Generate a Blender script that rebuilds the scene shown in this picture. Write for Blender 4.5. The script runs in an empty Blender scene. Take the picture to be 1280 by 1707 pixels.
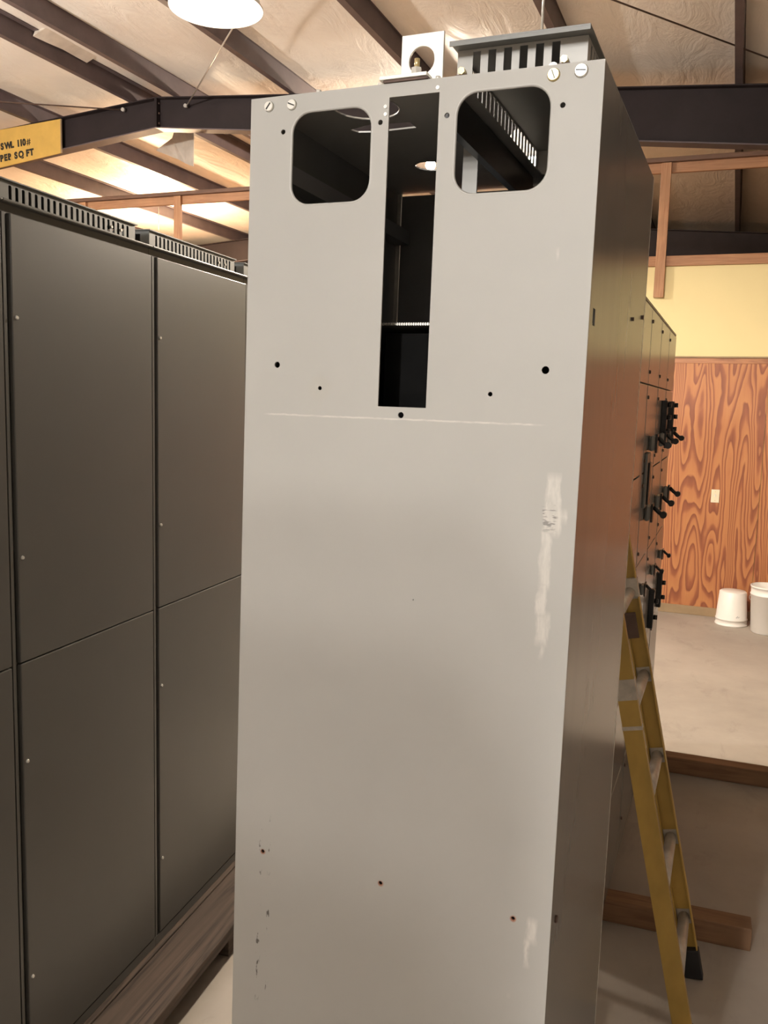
import bpy, math, random
from mathutils import Matrix, Vector, Euler
from mathutils.geometry import tessellate_polygon

random.seed(7)
SC = bpy.context.scene
COL = SC.collection
CAM_H = 1.975

# ------------------------------------------------------------------ camera
cam = bpy.data.cameras.new('camera')
cam.sensor_fit = 'VERTICAL'
cam.sensor_height = 36.0
cam.lens = 1475.0 * 36.0 / 1707.0
cam.clip_start = 0.05
cam.clip_end = 100
camo = bpy.data.objects.new('camera', cam)
COL.objects.link(camo)
RIGHT = Vector((0.9300089726748035, 0.3665200633860089, 0.02731947803074605))
DOWN = Vector((0.07128072319365633, -0.10694862906541192, -0.9917061304852451))
FWD = Vector((-0.3605584130835748, 0.9242429517591925, -0.12558899982924185))
camo.matrix_world = Matrix(((RIGHT.x, -DOWN.x, -FWD.x, 0.0),
                            (RIGHT.y, -DOWN.y, -FWD.y, 0.0),
                            (RIGHT.z, -DOWN.z, -FWD.z, CAM_H),
                            (0, 0, 0, 1)))
SC.camera = camo

# ------------------------------------------------------------------ world, exposure, lamp table
world = bpy.data.worlds.new('world')
SC.world = world
world.use_nodes = True
world.node_tree.nodes['Background'].inputs[0].default_value = (0.9, 0.8, 0.7, 1)
world.node_tree.nodes['Background'].inputs[1].default_value = 0.02
SC.view_settings.view_transform = 'Standard'
SC.view_settings.look = 'None'
SC.view_settings.exposure = 0.0
SC.view_settings.gamma = 1.0
SC.view_settings.use_curve_mapping = False

# bare pendant bulbs: key -> (x, y, z, radius, emission strength, colour)
BULBS = {
    'loft':   (-3.79, 11.0, 4.93, 0.060, 3000, (1.0, 0.85, 0.68)),
    'patch':  (-9.75, 13.6, 4.50, 0.090, 2000, (1.0, 0.72, 0.45)),
    'rear_a': (-0.99, -3.6, 4.05, 0.12, 265, (1.0, 0.965, 0.915)),  # rear line: lamps added to grade the big cabinet's front top to bottom
    'rear_b': (-1.29, -5.4, 4.05, 0.12, 620, (1.0, 0.965, 0.915)),
    'rear_c': (-1.61, -7.3, 4.05, 0.12, 980, (1.0, 0.965, 0.915)),
    'rear_d': (-1.96, -9.4, 4.05, 0.12, 1340, (1.0, 0.965, 0.915)),
    'west':   (-6.6, 3.4, 3.90, 0.080, 3600, (1.0, 0.925, 0.83)),  # added unseen lamp, brightens the ceiling on the left
}
# high bay lamps with a spun reflector: key -> (x, y, rim z, rim radius, bulb height, bulb radius, strength, colour)
DOMES = {
    'aisle': (-2.302, 3.649, 3.70, 0.205, 0.085, 0.042, 1000, (1.0, 0.90, 0.78)),
    'floor': (-1.158, 5.2, 3.32, 0.205, 0.030, 0.075, 2500, (1.0, 0.86, 0.69)),
}

# ------------------------------------------------------------------ materials
def new_mat(name):
    m = bpy.data.materials.new(name)
    m.use_nodes = True
    nt = m.node_tree
    b = nt.nodes['Principled BSDF']
    return m, nt, b

class N:
    """tiny node helper"""
    def __init__(s, nt):
        s.nt = nt
    def add(s, t, **kw):
        n = s.nt.nodes.new(t)
        for k, v in kw.items():
            setattr(n, k, v)
        return n
    def link(s, a, b):
        s.nt.links.new(a, b)
    def math(s, op, a, b=None, clamp=False):
        n = s.add('ShaderNodeMath', operation=op, use_clamp=clamp)
        for i, v in enumerate((a, b)):
            if v is None:
                continue
            if isinstance(v, (int, float)):
                n.inputs[i].default_value = v
            else:
                s.link(v, n.inputs[i])
        return n.outputs[0]
    def coord(s, scale=(1, 1, 1), loc=(0, 0, 0), out='Object'):
        c = s.add('ShaderNodeTexCoord')
        m = s.add('ShaderNodeMapping')
        m.inputs['Scale'].default_value = scale
        m.inputs['Location'].default_value = loc
        s.link(c.outputs[out], m.inputs['Vector'])
        return m.outputs[0]
    def noise(s, vec, scale=5, detail=3, rough=0.5, dist=0.0):
        n = s.add('ShaderNodeTexNoise')
        n.inputs['Scale'].default_value = scale
        n.inputs['Detail'].default_value = detail
        n.inputs['Roughness'].default_value = rough
        n.inputs['Distortion'].default_value = dist
        s.link(vec, n.inputs['Vector'])
        return n.outputs[0]
    def ramp(s, fac, stops, interp='LINEAR'):
        r = s.add('ShaderNodeValToRGB')
        r.color_ramp.interpolation = interp
        e = r.color_ramp.elements
        while len(e) < len(stops):
            e.new(0.5)
        for el, (p, c) in zip(e, stops):
            el.position = p
            el.color = (c[0], c[1], c[2], 1)
        s.link(fac, r.inputs[0])
        return r.outputs[0]
    def mix(s, fac, a, b, blend='MIX'):
        n = s.add('ShaderNodeMix', data_type='RGBA', blend_type=blend)
        for sock, v in ((n.inputs[0], fac), (n.inputs[6], a), (n.inputs[7], b)):
            if isinstance(v, (int, float)):
                sock.default_value = v
            elif isinstance(v, tuple):
                sock.default_value = (v[0], v[1], v[2], 1)
            else:
                s.link(v, sock)
        return n.outputs[2]
    def bump(s, h, strength=0.2, dist=0.01):
        b = s.add('ShaderNodeBump')
        b.inputs['Strength'].default_value = strength
        b.inputs['Distance'].default_value = dist
        s.link(h, b.inputs['Height'])
        return b.outputs[0]

def plain(name, col, rough=0.5, metal=0.0, var=0.12, nscale=6, bump=0.0, stretch=(1, 1, 1), spec=None):
    m, nt, b = new_mat(name)
    n = N(nt)
    v = n.coord(stretch)
    f = n.noise(v, nscale, 4, 0.6)
    c = n.ramp(f, [(0.3, tuple(x * (1 - var) for x in col)), (0.7, tuple(min(1, x * (1 + var)) for x in col))])
    n.link(c, b.inputs['Base Color'])
    b.inputs['Roughness'].default_value = rough
    b.inputs['Metallic'].default_value = metal
    if spec is not None:
        b.inputs['Specular IOR Level'].default_value = spec
    if bump:
        n.link(n.bump(f, bump, 0.004), b.inputs['Normal'])
    return m

def emit(name, col, strength):
    m, nt, b = new_mat(name)
    b.inputs['Base Color'].default_value = (*col, 1)
    b.inputs['Emission Color'].default_value = (*col, 1)
    b.inputs['Emission Strength'].default_value = strength
    return m

def wood(name, light, dark, axis='x', rough=0.65, scale=1.0, weather=0.0):
    """sawn softwood: grain lines along an axis"""
    m, nt, b = new_mat(name)
    n = N(nt)
    st = {'x': (1.2, 22, 22), 'y': (22, 1.2, 22), 'z': (22, 22, 1.2)}[axis]
    v = n.coord(tuple(s * scale for s in st))
    f = n.noise(v, 1.0, 4, 0.55, 0.8)
    g = n.math('PINGPONG', n.math('MULTIPLY', f, 5.0), 0.5)
    c = n.ramp(g, [(0.0, dark), (0.18, tuple((a + d) / 2 for a, d in zip(light, dark))), (0.5, light)])
    blot = n.noise(n.coord((3, 3, 3)), 1.0, 3, 0.6)
    c2 = n.mix(n.ramp(blot, [(0.35, (0, 0, 0)), (0.75, (1, 1, 1))]), c, tuple(x * (0.72 - 0.2 * weather) for x in light))
    n.link(c2, b.inputs['Base Color'])
    b.inputs['Roughness'].default_value = rough
    n.link(n.bump(g, 0.25, 0.003), b.inputs['Normal'])
    return m

M = {}
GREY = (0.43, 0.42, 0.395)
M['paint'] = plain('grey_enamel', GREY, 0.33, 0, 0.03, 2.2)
M['paint_shaded'] = plain('grey_enamel_gloss_shaded', (0.205, 0.202, 0.193), 0.22, 0.0, 0.05, 3, stretch=(6, 6, 0.7), spec=0.5)  # front enamel copied darker, shade of the unlit faces put in the colour
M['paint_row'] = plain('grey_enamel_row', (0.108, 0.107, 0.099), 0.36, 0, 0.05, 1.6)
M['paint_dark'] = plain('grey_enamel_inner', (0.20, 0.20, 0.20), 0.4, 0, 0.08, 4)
M['vent_paint'] = plain('vent_enamel', (0.17, 0.173, 0.163), 0.4, 0, 0.05, 6)
M['galv'] = plain('galvanised_steel', (0.62, 0.60, 0.56), 0.35, 0.6, 0.1, 30)
M['zinc'] = plain('zinc_plate', (0.78, 0.76, 0.70), 0.32, 0.35, 0.1, 40)
M['brass'] = plain('yellow_zinc', (0.72, 0.58, 0.30), 0.3, 0.7, 0.15, 60)
M['black'] = plain('black_plastic', (0.015, 0.015, 0.016), 0.35, 0, 0.2, 20)
M['matte_black'] = plain('matte_black_shade', (0.008, 0.008, 0.008), 0.95, 0, 0.2, 20, spec=0.05)  # near-black colour stands in for the shade inside the slot
M['dark_rubber'] = plain('dark_rubber', (0.02, 0.02, 0.022), 0.8, 0, 0.2, 20)
M['steel_frame'] = plain('brown_primer_beam', (0.022, 0.0145, 0.015), 0.65, 0, 0.25, 3, stretch=(1, 1, 1), spec=0.3)
M['purlin'] = plain('brown_primer_purlin', (0.105, 0.078, 0.082), 0.5, 0, 0.2, 4)
M['rod'] = plain('rusty_rod', (0.10, 0.06, 0.045), 0.6, 0.2, 0.3, 20)
M['yellow_fibre'] = plain('yellow_fibreglass', (0.43, 0.28, 0.065), 0.42, 0, 0.22, 7, stretch=(1, 1, 0.5))
M['alu'] = plain('aluminium_step', (0.55, 0.52, 0.48), 0.4, 0.35, 0.15, 25)
M['tape'] = plain('worn_wrap', (0.46, 0.42, 0.36), 0.45, 0, 0.2, 30)
M['white_plastic'] = plain('white_bucket_plastic', (0.86, 0.83, 0.79), 0.35, 0, 0.03, 6)
M['print'] = plain('grey_print', (0.25, 0.26, 0.30), 0.5, 0, 0.2, 60)
M['plate'] = plain('ivory_plate', (0.82, 0.74, 0.55), 0.35, 0, 0.03, 10)
M['sign'] = plain('yellow_sign_paint', (0.62, 0.38, 0.09), 0.5, 0, 0.10, 4)
M['ink'] = plain('black_stencil', (0.02, 0.018, 0.015), 0.6, 0, 0.3, 30)
M['yellow_wall'] = plain('yellow_drywall', (0.80, 0.665, 0.35), 0.75, 0, 0.025, 1.2)
M['wall'] = plain('painted_wall', (0.34, 0.30, 0.25), 0.8, 0, 0.06, 1.2)
M['dome'] = plain('spun_aluminium', (0.80, 0.80, 0.79), 0.28, 0.7, 0.06, 8)
M['deck'] = plain('plank_deck', (0.35, 0.24, 0.15), 0.8, 0, 0.2, 5)
M['stud'] = wood('stud_pine', (0.50, 0.255, 0.125), (0.36, 0.155, 0.07), 'z', 0.6)
M['rail'] = wood('rail_pine', (0.47, 0.235, 0.115), (0.33, 0.14, 0.065), 'x', 0.6)
M['cap'] = wood('rail_cap_dark', (0.17, 0.085, 0.05), (0.10, 0.05, 0.03), 'x', 0.6)  # darker brown than the rail wood
M['skid'] = wood('skid_pine', (0.30, 0.165, 0.085), (0.18, 0.085, 0.045), 'x', 0.75, 0.8, 0.5)
M['pallet'] = wood('weathered_pallet', (0.105, 0.072, 0.053), (0.028, 0.018, 0.013), 'y', 0.85, 0.62, 0.7)
M['trim_wood'] = wood('trim_fir', (0.46, 0.20, 0.085), (0.27, 0.095, 0.04), 'x', 0.5, 0.7)
M['base_wood'] = plain('dusty_sill', (0.34, 0.24, 0.14), 0.8, 0, 0.12, 5)

def m_acrylic():
    m, nt, b = new_mat('milky_acrylic_reflector')
    n = N(nt)
    tr = n.add('ShaderNodeBsdfTranslucent')
    tr.inputs[0].default_value = (0.92, 0.90, 0.86, 1)
    b.inputs['Base Color'].default_value = (0.85, 0.84, 0.82, 1)
    b.inputs['Roughness'].default_value = 0.3
    mx = n.add('ShaderNodeMixShader')
    mx.inputs[0].default_value = 0.65
    n.link(b.outputs[0], mx.inputs[1])
    n.link(tr.outputs[0], mx.inputs[2])
    n.link(mx.outputs[0], nt.nodes['Material Output'].inputs['Surface'])
    return m
M['acrylic'] = m_acrylic()

def m_plywood():
    m, nt, b = new_mat('rotary_fir_plywood')
    n = N(nt)
    v = n.coord((5.2, 1, 0.60), (1.7, 0, 0.35))
    f = n.noise(v, 1.0, 1.2, 0.35, 0.25)
    w = n.noise(n.coord((10, 1, 3.4), (4, 0, 2)), 1.0, 2, 0.5)
    h = n.math('ADD', n.math('MULTIPLY', f, 17.0), n.math('MULTIPLY', w, 1.1))
    g = n.math('FRACT', h)
    c = n.ramp(g, [(0.0, (0.50, 0.215, 0.08)), (0.45, (0.45, 0.175, 0.068)), (0.62, (0.29, 0.088, 0.040)),
                   (0.90, (0.19, 0.05, 0.026)), (0.95, (0.42, 0.16, 0.065)), (1.0, (0.50, 0.215, 0.08))])
    fine = n.noise(n.coord((120, 1, 3)), 1.0, 3, 0.6)
    c2 = n.mix(0.14, c, n.ramp(fine, [(0.3, (0.32, 0.12, 0.05)), (0.7, (0.60, 0.28, 0.11))]))
    n.link(c2, b.inputs['Base Color'])
    b.inputs['Roughness'].default_value = 0.55
    n.link(n.bump(g, 0.08, 0.002), b.inputs['Normal'])
    return m
M['plywood'] = m_plywood()

def m_concrete():
    m, nt, b = new_mat('dusty_concrete')
    n = N(nt)
    v = n.coord((1, 1, 1))
    a = n.noise(v, 0.9, 6, 0.62)
    s = n.noise(n.coord((1.6, 0.8, 1)), 3.0, 5, 0.7, 0.6)
    c = n.ramp(a, [(0.30, (0.30, 0.262, 0.225)), (0.55, (0.385, 0.34, 0.293)), (0.8, (0.45, 0.40, 0.35))])
    c2 = n.mix(n.ramp(s, [(0.56, (0, 0, 0)), (0.78, (0.6, 0.6, 0.6))]), c, (0.22, 0.19, 0.162))
    n.link(c2, b.inputs['Base Color'])
    b.inputs['Roughness'].default_value = 0.7
    n.link(n.bump(s, 0.12, 0.004), b.inputs['Normal'])
    return m
M['concrete'] = m_concrete()

def m_insul():
    m, nt, b = new_mat('white_vinyl_insulation')
    n = N(nt)
    v = n.coord((1.3, 0.55, 1))
    a = n.noise(v, 1.0, 4, 0.6, 0.4)
    wr = n.noise(n.coord((2.6, 0.9, 1)), 1.4, 6, 0.62, 1.2)
    c = n.ramp(a, [(0.25, (0.70, 0.65, 0.60)), (0.55, (0.80, 0.755, 0.70)), (0.8, (0.83, 0.79, 0.74))])
    n.link(c, b.inputs['Base Color'])
    b.inputs['Roughness'].default_value = 0.55
    n.link(n.bump(wr, 0.55, 0.05), b.inputs['Normal'])
    return m
M['insul'] = m_insul()
M['insul_torn'] = plain('torn_vinyl_backing', (0.60, 0.53, 0.46), 0.6, 0, 0.12, 7, 0.2)

def m_front(H):
    """grey enamel with the scuffs, scratch line, rust and dirt flecks of the end panel (own shapes)"""
    m, nt, b = new_mat('grey_enamel_scuffed')
    n = N(nt)
    tc = n.add('ShaderNodeTexCoord')
    sep = n.add('ShaderNodeSeparateXYZ')
    n.link(tc.outputs['Object'], sep.inputs[0])
    x, z = sep.outputs[0], n.math('SUBTRACT', sep.outputs[2], H)
    base = n.ramp(n.noise(n.coord((1, 1, 1)), 3.5, 5, 0.6), [(0.3, tuple(c * 0.965 for c in GREY)), (0.7, tuple(c * 1.03 for c in GREY))])
    streak = n.noise(n.coord((160, 1, 38)), 1.0, 3, 0.6)
    comb = n.noise(n.coord((50, 1, 240)), 1.0, 2, 0.6)
    edge = n.noise(n.coord((60, 1, 22), (3, 0, 1)), 1.0, 3, 0.6)
    def band(v, c, half, soft):
        d = n.math('ABSOLUTE', n.math('SUBTRACT', v, c))
        return n.math('DIVIDE', n.math('SUBTRACT', half, d), soft, clamp=True)
    def blob(xc, xh, zc, zh, wob=0.006, sx=0.004, sz=0.012):
        d = n.math('ABSOLUTE', n.math('SUBTRACT', n.math('ADD', x, n.math('MULTIPLY', n.math('SUBTRACT', edge, 0.5), wob * 3)), xc))
        bx = n.math('DIVIDE', n.math('SUBTRACT', xh, d), sx, clamp=True)
        return n.math('MULTIPLY', bx, band(z, zc, zh, sz))
    scuffs = [blob(0.476, 0.012, -0.560, 0.045), blob(0.487, 0.011, -0.574, 0.012), blob(0.470, 0.009, -0.632, 0.045),
              blob(0.468, 0.007, -0.688, 0.030), blob(0.471, 0.010, -0.728, 0.026), blob(0.473, 0.004, -0.758, 0.014),
              blob(0.482, 0.008, -1.158, 0.022), blob(0.477, 0.005, -1.190, 0.026), blob(0.462, 0.003, -0.235, 0.010),
              blob(0.455, 0.002, -1.262, 0.005)]
    tot = scuffs[0]
    for s in scuffs[1:]:
        tot = n.math('MAXIMUM', tot, s)
    tot = n.math('MULTIPLY', tot, n.ramp(streak, [(0.28, (0.35,) * 3), (0.6, (1,) * 3)]))
    line = n.math('MULTIPLY', band(n.math('ADD', z, n.math('MULTIPLY', edge, 0.003)), -0.4535, 0.0017, 0.0012), band(x, 0.247, 0.215, 0.02))
    line = n.math('MULTIPLY', line, n.ramp(n.noise(n.coord((30, 1, 3)), 1, 3, 0.6), [(0.35, (0.1,) * 3), (0.6, (0.9,) * 3)]))
    tot = n.math('MAXIMUM', tot, line)
    c = n.mix(n.math('MULTIPLY', tot, 0.75), base, (0.66, 0.63, 0.58))
    rub = n.math('MULTIPLY', blob(0.472, 0.010, -0.578, 0.022), n.ramp(comb, [(0.52, (0,) * 3), (0.58, (0.8,) * 3)]))
    c = n.mix(rub, c, (0.20, 0.19, 0.18))
    # dirt flecks down the lower left edge
    fl = n.noise(n.coord((170, 1, 60)), 1.0, 2, 0.5)
    fleck = n.math('MULTIPLY', n.math('MAXIMUM', band(x, 0.062, 0.004, 0.003), band(x, 0.045, 0.005, 0.003)), band(z, -1.24, 0.17, 0.05))
    fleck = n.math('MULTIPLY', fleck, n.ramp(fl, [(0.60, (0,) * 3), (0.68, (0.9,) * 3)]))
    c = n.mix(fleck, c, (0.075, 0.065, 0.055))
    # rust at the three lower screw holes
    for hx, hz in ((0.0501, -1.1419), (0.2521, -1.1442), (0.4549, -1.1459)):
        dx = n.math('SUBTRACT', x, hx)
        dz = n.math('SUBTRACT', z, hz - 0.0006)
        r = n.math('SQRT', n.math('ADD', n.math('MULTIPLY', dx, dx), n.math('MULTIPLY', dz, dz)))
        k = n.math('DIVIDE', n.math('SUBTRACT', 0.0072, n.math('ADD', r, n.math('MULTIPLY', edge, 0.004))), 0.002, clamp=True)
        c = n.mix(n.math('MULTIPLY', k, 0.8), c, (0.36, 0.13, 0.06))
    for hx, hz in ((0.1259, -0.4147),):
        dx = n.math('SUBTRACT', x, hx)
        dz = n.math('SUBTRACT', z, hz)
        r = n.math('SQRT', n.math('ADD', n.math('MULTIPLY', dx, dx), n.math('MULTIPLY', dz, dz)))
        k = n.math('DIVIDE', n.math('SUBTRACT', 0.022, r), 0.008, clamp=True)
        c = n.mix(n.math('MULTIPLY', k, 0.12), c, (0.42, 0.37, 0.28))
    n.link(c, b.inputs['Base Color'])
    b.inputs['Roughness'].default_value = 0.45
    b.inputs['Specular IOR Level'].default_value = 0.3
    return m

# ------------------------------------------------------------------ mesh builder
class MB:
    def __init__(s):
        s.v, s.f, s.sm = [], [], []
    def poly(s, pts, faces, smooth=False):
        o = len(s.v)
        s.v += [tuple(p) for p in pts]
        for f in faces:
            s.f.append(tuple(i + o for i in f))
            s.sm.append(smooth)
        return s
    def box(s, x0, x1, y0, y1, z0, z1, mat=None):
        p = [Vector((x, y, z)) for z in (z0, z1) for y in (y0, y1) for x in (x0, x1)]
        if mat is not None:
            p = [mat @ q for q in p]
        return s.poly(p, [(0, 2, 3, 1), (4, 5, 7, 6), (0, 1, 5, 4), (2, 6, 7, 3), (0, 4, 6, 2), (1, 3, 7, 5)])
    def cyl(s, p0, p1, r0, r1=None, n=16, cap=True, smooth=True):
        p0, p1 = Vector(p0), Vector(p1)
        r1 = r0 if r1 is None else r1
        d = (p1 - p0).normalized()
        a = d.orthogonal().normalized()
        b = d.cross(a)
        o = len(s.v)
        for p, r in ((p0, r0), (p1, r1)):
            for i in range(n):
                t = 2 * math.pi * i / n
                s.v.append(tuple(p + (a * math.cos(t) + b * math.sin(t)) * r))
        for i in range(n):
            j = (i + 1) % n
            s.f.append((o + i, o + j, o + n + j, o + n + i)); s.sm.append(smooth)
        if cap:
            s.f.append(tuple(o + i for i in reversed(range(n)))); s.sm.append(False)
            s.f.append(tuple(o + n + i for i in range(n))); s.sm.append(False)
        return s
    def lathe(s, prof, n=32, smooth=True, close=False):
        o = len(s.v)
        k = len(prof)
        for i in range(n):
            t = 2 * math.pi * i / n
            for r, z in prof:
                s.v.append((r * math.cos(t), r * math.sin(t), z))
        for i in range(n):
            j = (i + 1) % n
            for q in range(k if close else k - 1):
                w = (q + 1) % k
                s.f.append((o + i * k + q, o + j * k + q, o + j * k + w, o + i * k + w)); s.sm.append(smooth)
        return s
    def tube(s, pts, r, n=8, closed=False):
        pts = [Vector(p) for p in pts]
        m = len(pts)
        o = len(s.v)
        for i, p in enumerate(pts):
            if closed:
                d = (pts[(i + 1) % m] - pts[i - 1]).normalized()
            else:
                d = (pts[min(i + 1, m - 1)] - pts[max(i - 1, 0)]).normalized()
            ref = Vector((0, 1, 0)) if abs(d.y) < 0.9 else Vector((1, 0, 0))
            a = d.cross(ref).normalized()
            b = d.cross(a)
            for k in range(n):
                t = 2 * math.pi * k / n
                s.v.append(tuple(p + (a * math.cos(t) + b * math.sin(t)) * r))
        for i in range(m if closed else m - 1):
            j = (i + 1) % m
            for k in range(n):
                l = (k + 1) % n
                s.f.append((o + i * n + k, o + i * n + l, o + j * n + l, o + j * n + k)); s.sm.append(True)
        if not closed:
            s.f.append(tuple(o + k for k in range(n))); s.sm.append(False)
            s.f.append(tuple(o + (m - 1) * n + k for k in reversed(range(n)))); s.sm.append(False)
        return s
    def plate(s, outer, holes, t, to3):
        """flat plate with holes; to3(u, v, w) maps plate coords, w in 0..t"""
        loops = [outer] + list(holes)
        tris = tessellate_polygon([[Vector((u, v, 0)) for u, v in l] for l in loops])
        flat = [p for l in loops for p in l]
        o = len(s.v)
        nn = len(flat)
        for w in (0, t):
            for u, v in flat:
                s.v.append(tuple(to3(u, v, w)))
        for a, b, c in tris:
            s.f.append((o + a, o + b, o + c)); s.sm.append(False)
            s.f.append((o + nn + c, o + nn + b, o + nn + a)); s.sm.append(False)
        k = o
        for l in loops:
            m = len(l)
            for i in range(m):
                j = (i + 1) % m
                s.f.append((k + i, k + j, k + nn + j, k + nn + i)); s.sm.append(False)
            k += m
        return s
    def build(s, name, mat, parent=None, bevel=0.0, seg=2, recalc=True):
        me = bpy.data.meshes.new(name)
        me.from_pydata(s.v, [], s.f)
        me.polygons.foreach_set('use_smooth', s.sm)
        me.materials.append(mat)
        me.update()
        if recalc:
            import bmesh
            bm = bmesh.new(); bm.from_mesh(me)
            bmesh.ops.recalc_face_normals(bm, faces=bm.faces)
            bm.to_mesh(me); bm.free()
        ob = bpy.data.objects.new(name, me)
        COL.objects.link(ob)
        if parent is not None:
            ob.parent = parent
        if bevel:
            md = ob.modifiers.new('bevel', 'BEVEL')
            md.width = bevel
            md.segments = seg
            md.limit_method = 'ANGLE'
            md.angle_limit = math.radians(40)
        return ob

def tag(o, label=None, cat=None, group=None, kind=None):
    for k, v in (('label', label), ('category', cat), ('group', group), ('kind', kind)):
        if v:
            o[k] = v
    return o
def empty(name, loc=(0, 0, 0), rot=(0, 0, 0)):
    e = bpy.data.objects.new(name, None)
    e.empty_display_size = 0.1
    COL.objects.link(e)
    e.location = loc
    e.rotation_euler = rot
    return e
def share(src, name, parent, loc=(0, 0, 0), rot=(0, 0, 0)):
    c = src.copy()
    c.name = name
    COL.objects.link(c)
    c.parent = parent
    c.location = loc
    c.rotation_euler = rot
    return c
def circle(cx, cy, r, n=16):
    return [(cx + r * math.cos(2 * math.pi * i / n), cy + r * math.sin(2 * math.pi * i / n)) for i in range(n)]
def rrect(x0, x1, y0, y1, r, n=7):
    out = []
    for cx, cy, a0 in ((x1 - r, y1 - r, 0), (x0 + r, y1 - r, 90), (x0 + r, y0 + r, 180), (x1 - r, y0 + r, 270)):
        for i in range(n):
            a = math.radians(a0 + 90.0 * i / (n - 1))
            out.append((cx + r * math.cos(a), cy + r * math.sin(a)))
    return out
def rect(x0, x1, y0, y1):
    return [(x0, y0), (x1, y0), (x1, y1), (x0, y1)]

# ------------------------------------------------------------------ building shell
XL, XR, YN, YF = -18.7, 5.7, -13.0, 22.5
RIDGE, ZR, SLOPE = -6.5, 5.385, 0.0755
def ztop(x):
    return ZR - SLOPE * abs(x - RIDGE)          # top of the rafters = underside of the purlins
PURLIN_H = 0.20
def zceil(x):
    return ztop(x) + PURLIN_H

tag(MB().box(XL, XR, YN, YF, -0.15, 0.0).build('floor', M['concrete']), kind='structure')

PURL = [-18.33, -17.08, -15.83, -14.33, -12.83, -11.33, -9.83, -8.336, -6.874, -6.254, -4.759, -3.198, -1.652, -0.212, 1.29, 2.80, 4.30]
def make_ceiling():
    xs = []
    edges = [XL] + PURL + [XR]
    for a, b in zip(edges[:-1], edges[1:]):
        k = max(2, int((b - a) / 0.15))
        for i in range(k):
            t = i / k
            xs.append((a + (b - a) * t, math.sin(math.pi * t) ** 0.8 if 0 < t < 1 else 0.0, b - a))
    xs.append((XR, 0, 1))
    ny = 90
    rnd = random.Random(3)
    verts, faces = [], []
    ph = [(rnd.uniform(0.4, 1.6), rnd.uniform(0, 6.28), rnd.uniform(0.3, 1.0)) for _ in range(6)]
    for j in range(ny + 1):
        y = YN + (YF - YN) * j / ny
        for x, s, w in xs:
            wob = sum(a * math.sin(f * y + p + 0.9 * x) for f, p, a in ph) / 6
            sag = s * min(w, 1.5) * (0.030 + 0.018 * wob)
            verts.append((x, y, zceil(x) + 0.004 - sag))
    n = len(xs)
    for j in range(ny):
        for i in range(n - 1):
            faces.append((j * n + i, j * n + i + 1, (j + 1) * n + i + 1, (j + 1) * n + i))
    b = MB()
    b.poly(verts, faces, True)
    o = b.build('ceiling', M['insul'], recalc=False)
    md = o.modifiers.new('thickness', 'SOLIDIFY')
    md.thickness = 0.08
    md.offset = 1.0
    return tag(o, kind='structure')
make_ceiling()

def gable(y0, y1):
    pts = [(XL, 0), (XR, 0), (XR, zceil(XR)), (RIDGE, zceil(RIDGE)), (XL, zceil(XL))]
    return MB().plate(pts, [], y1 - y0, lambda u, v, w: (u, y0 + w, v))
tag(gable(YN - 0.1, YN).build('wall_near', M['wall']), kind='structure')
tag(gable(YF, YF + 0.1).build('wall_end', M['wall']), kind='structure')
tag(MB().box(XL - 0.1, XL, YN, YF, 0, zceil(XL)).build('wall_left', M['wall']), kind='structure')
tag(MB().box(XR, XR + 0.1, YN, YF, 0, zceil(XR)).build('wall_right', M['wall']), kind='structure')

# partition under the loft: yellow drywall above, plywood sheets below
YW = 8.888
LOFT = 3.290
wf = tag(MB().box(-13.0, XR, YW + 0.015, YW + 0.115, 0, LOFT).build('wall_far', M['yellow_wall']), kind='structure')
sheet = MB().box(0.002, 1.218, YW, YW + 0.0149, 0.085, 2.395).build('plywood_sheet', M['plywood'], wf)
first = True
x = -2.17 - 1.22 * 8
while x < XR - 0.05:
    if first:
        o = sheet; first = False
    else:
        o = share(sheet, 'plywood_sheet', wf)
    o.location.x = x
    if x + 1.22 > XR:
        o.scale.x = (XR - x) / 1.22
    x += 1.22
tag(MB().box(-13.0, XR, YW - 0.004, YW + 0.0148, 2.3952, 2.446).build('trim_1', M['trim_wood'], None, 0.003), kind='structure')
tag(MB().box(-13.0, XR, YW - 0.022, YW + 0.0148, 2.4462, 2.460).build('trim_2', M['base_wood']), kind='structure')
tag(MB().box(-13.0, XR, YW - 0.012, YW + 0.0148, 0.0, 0.0848).build('baseboard_far', M['base_wood'], None, 0.004), kind='structure')
tag(MB().box(-13.0, XR, YW + 0.02, 16.0, LOFT + 0.001, LOFT + 0.045).build('floor_loft', M['deck']), kind='structure')

sw = empty('switch_plate', (-0.115, YW, 1.16))
tag(sw, 'ivory switch plate on the plywood wall', 'switch plate')
MB().box(-0.037, 0.037, -0.006, 0.0, -0.062, 0.062).build('cover', M['plate'], sw, 0.003)
MB().box(-0.005, 0.005, -0.018, -0.006, -0.004, 0.016).build('toggle', M['white_plastic'], sw, 0.001)
for dz in (-0.042, 0.042):
    MB().cyl((0, -0.0075, dz), (0, -0.006, dz), 0.004, n=8).build('screw', M['brass'], sw)

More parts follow.
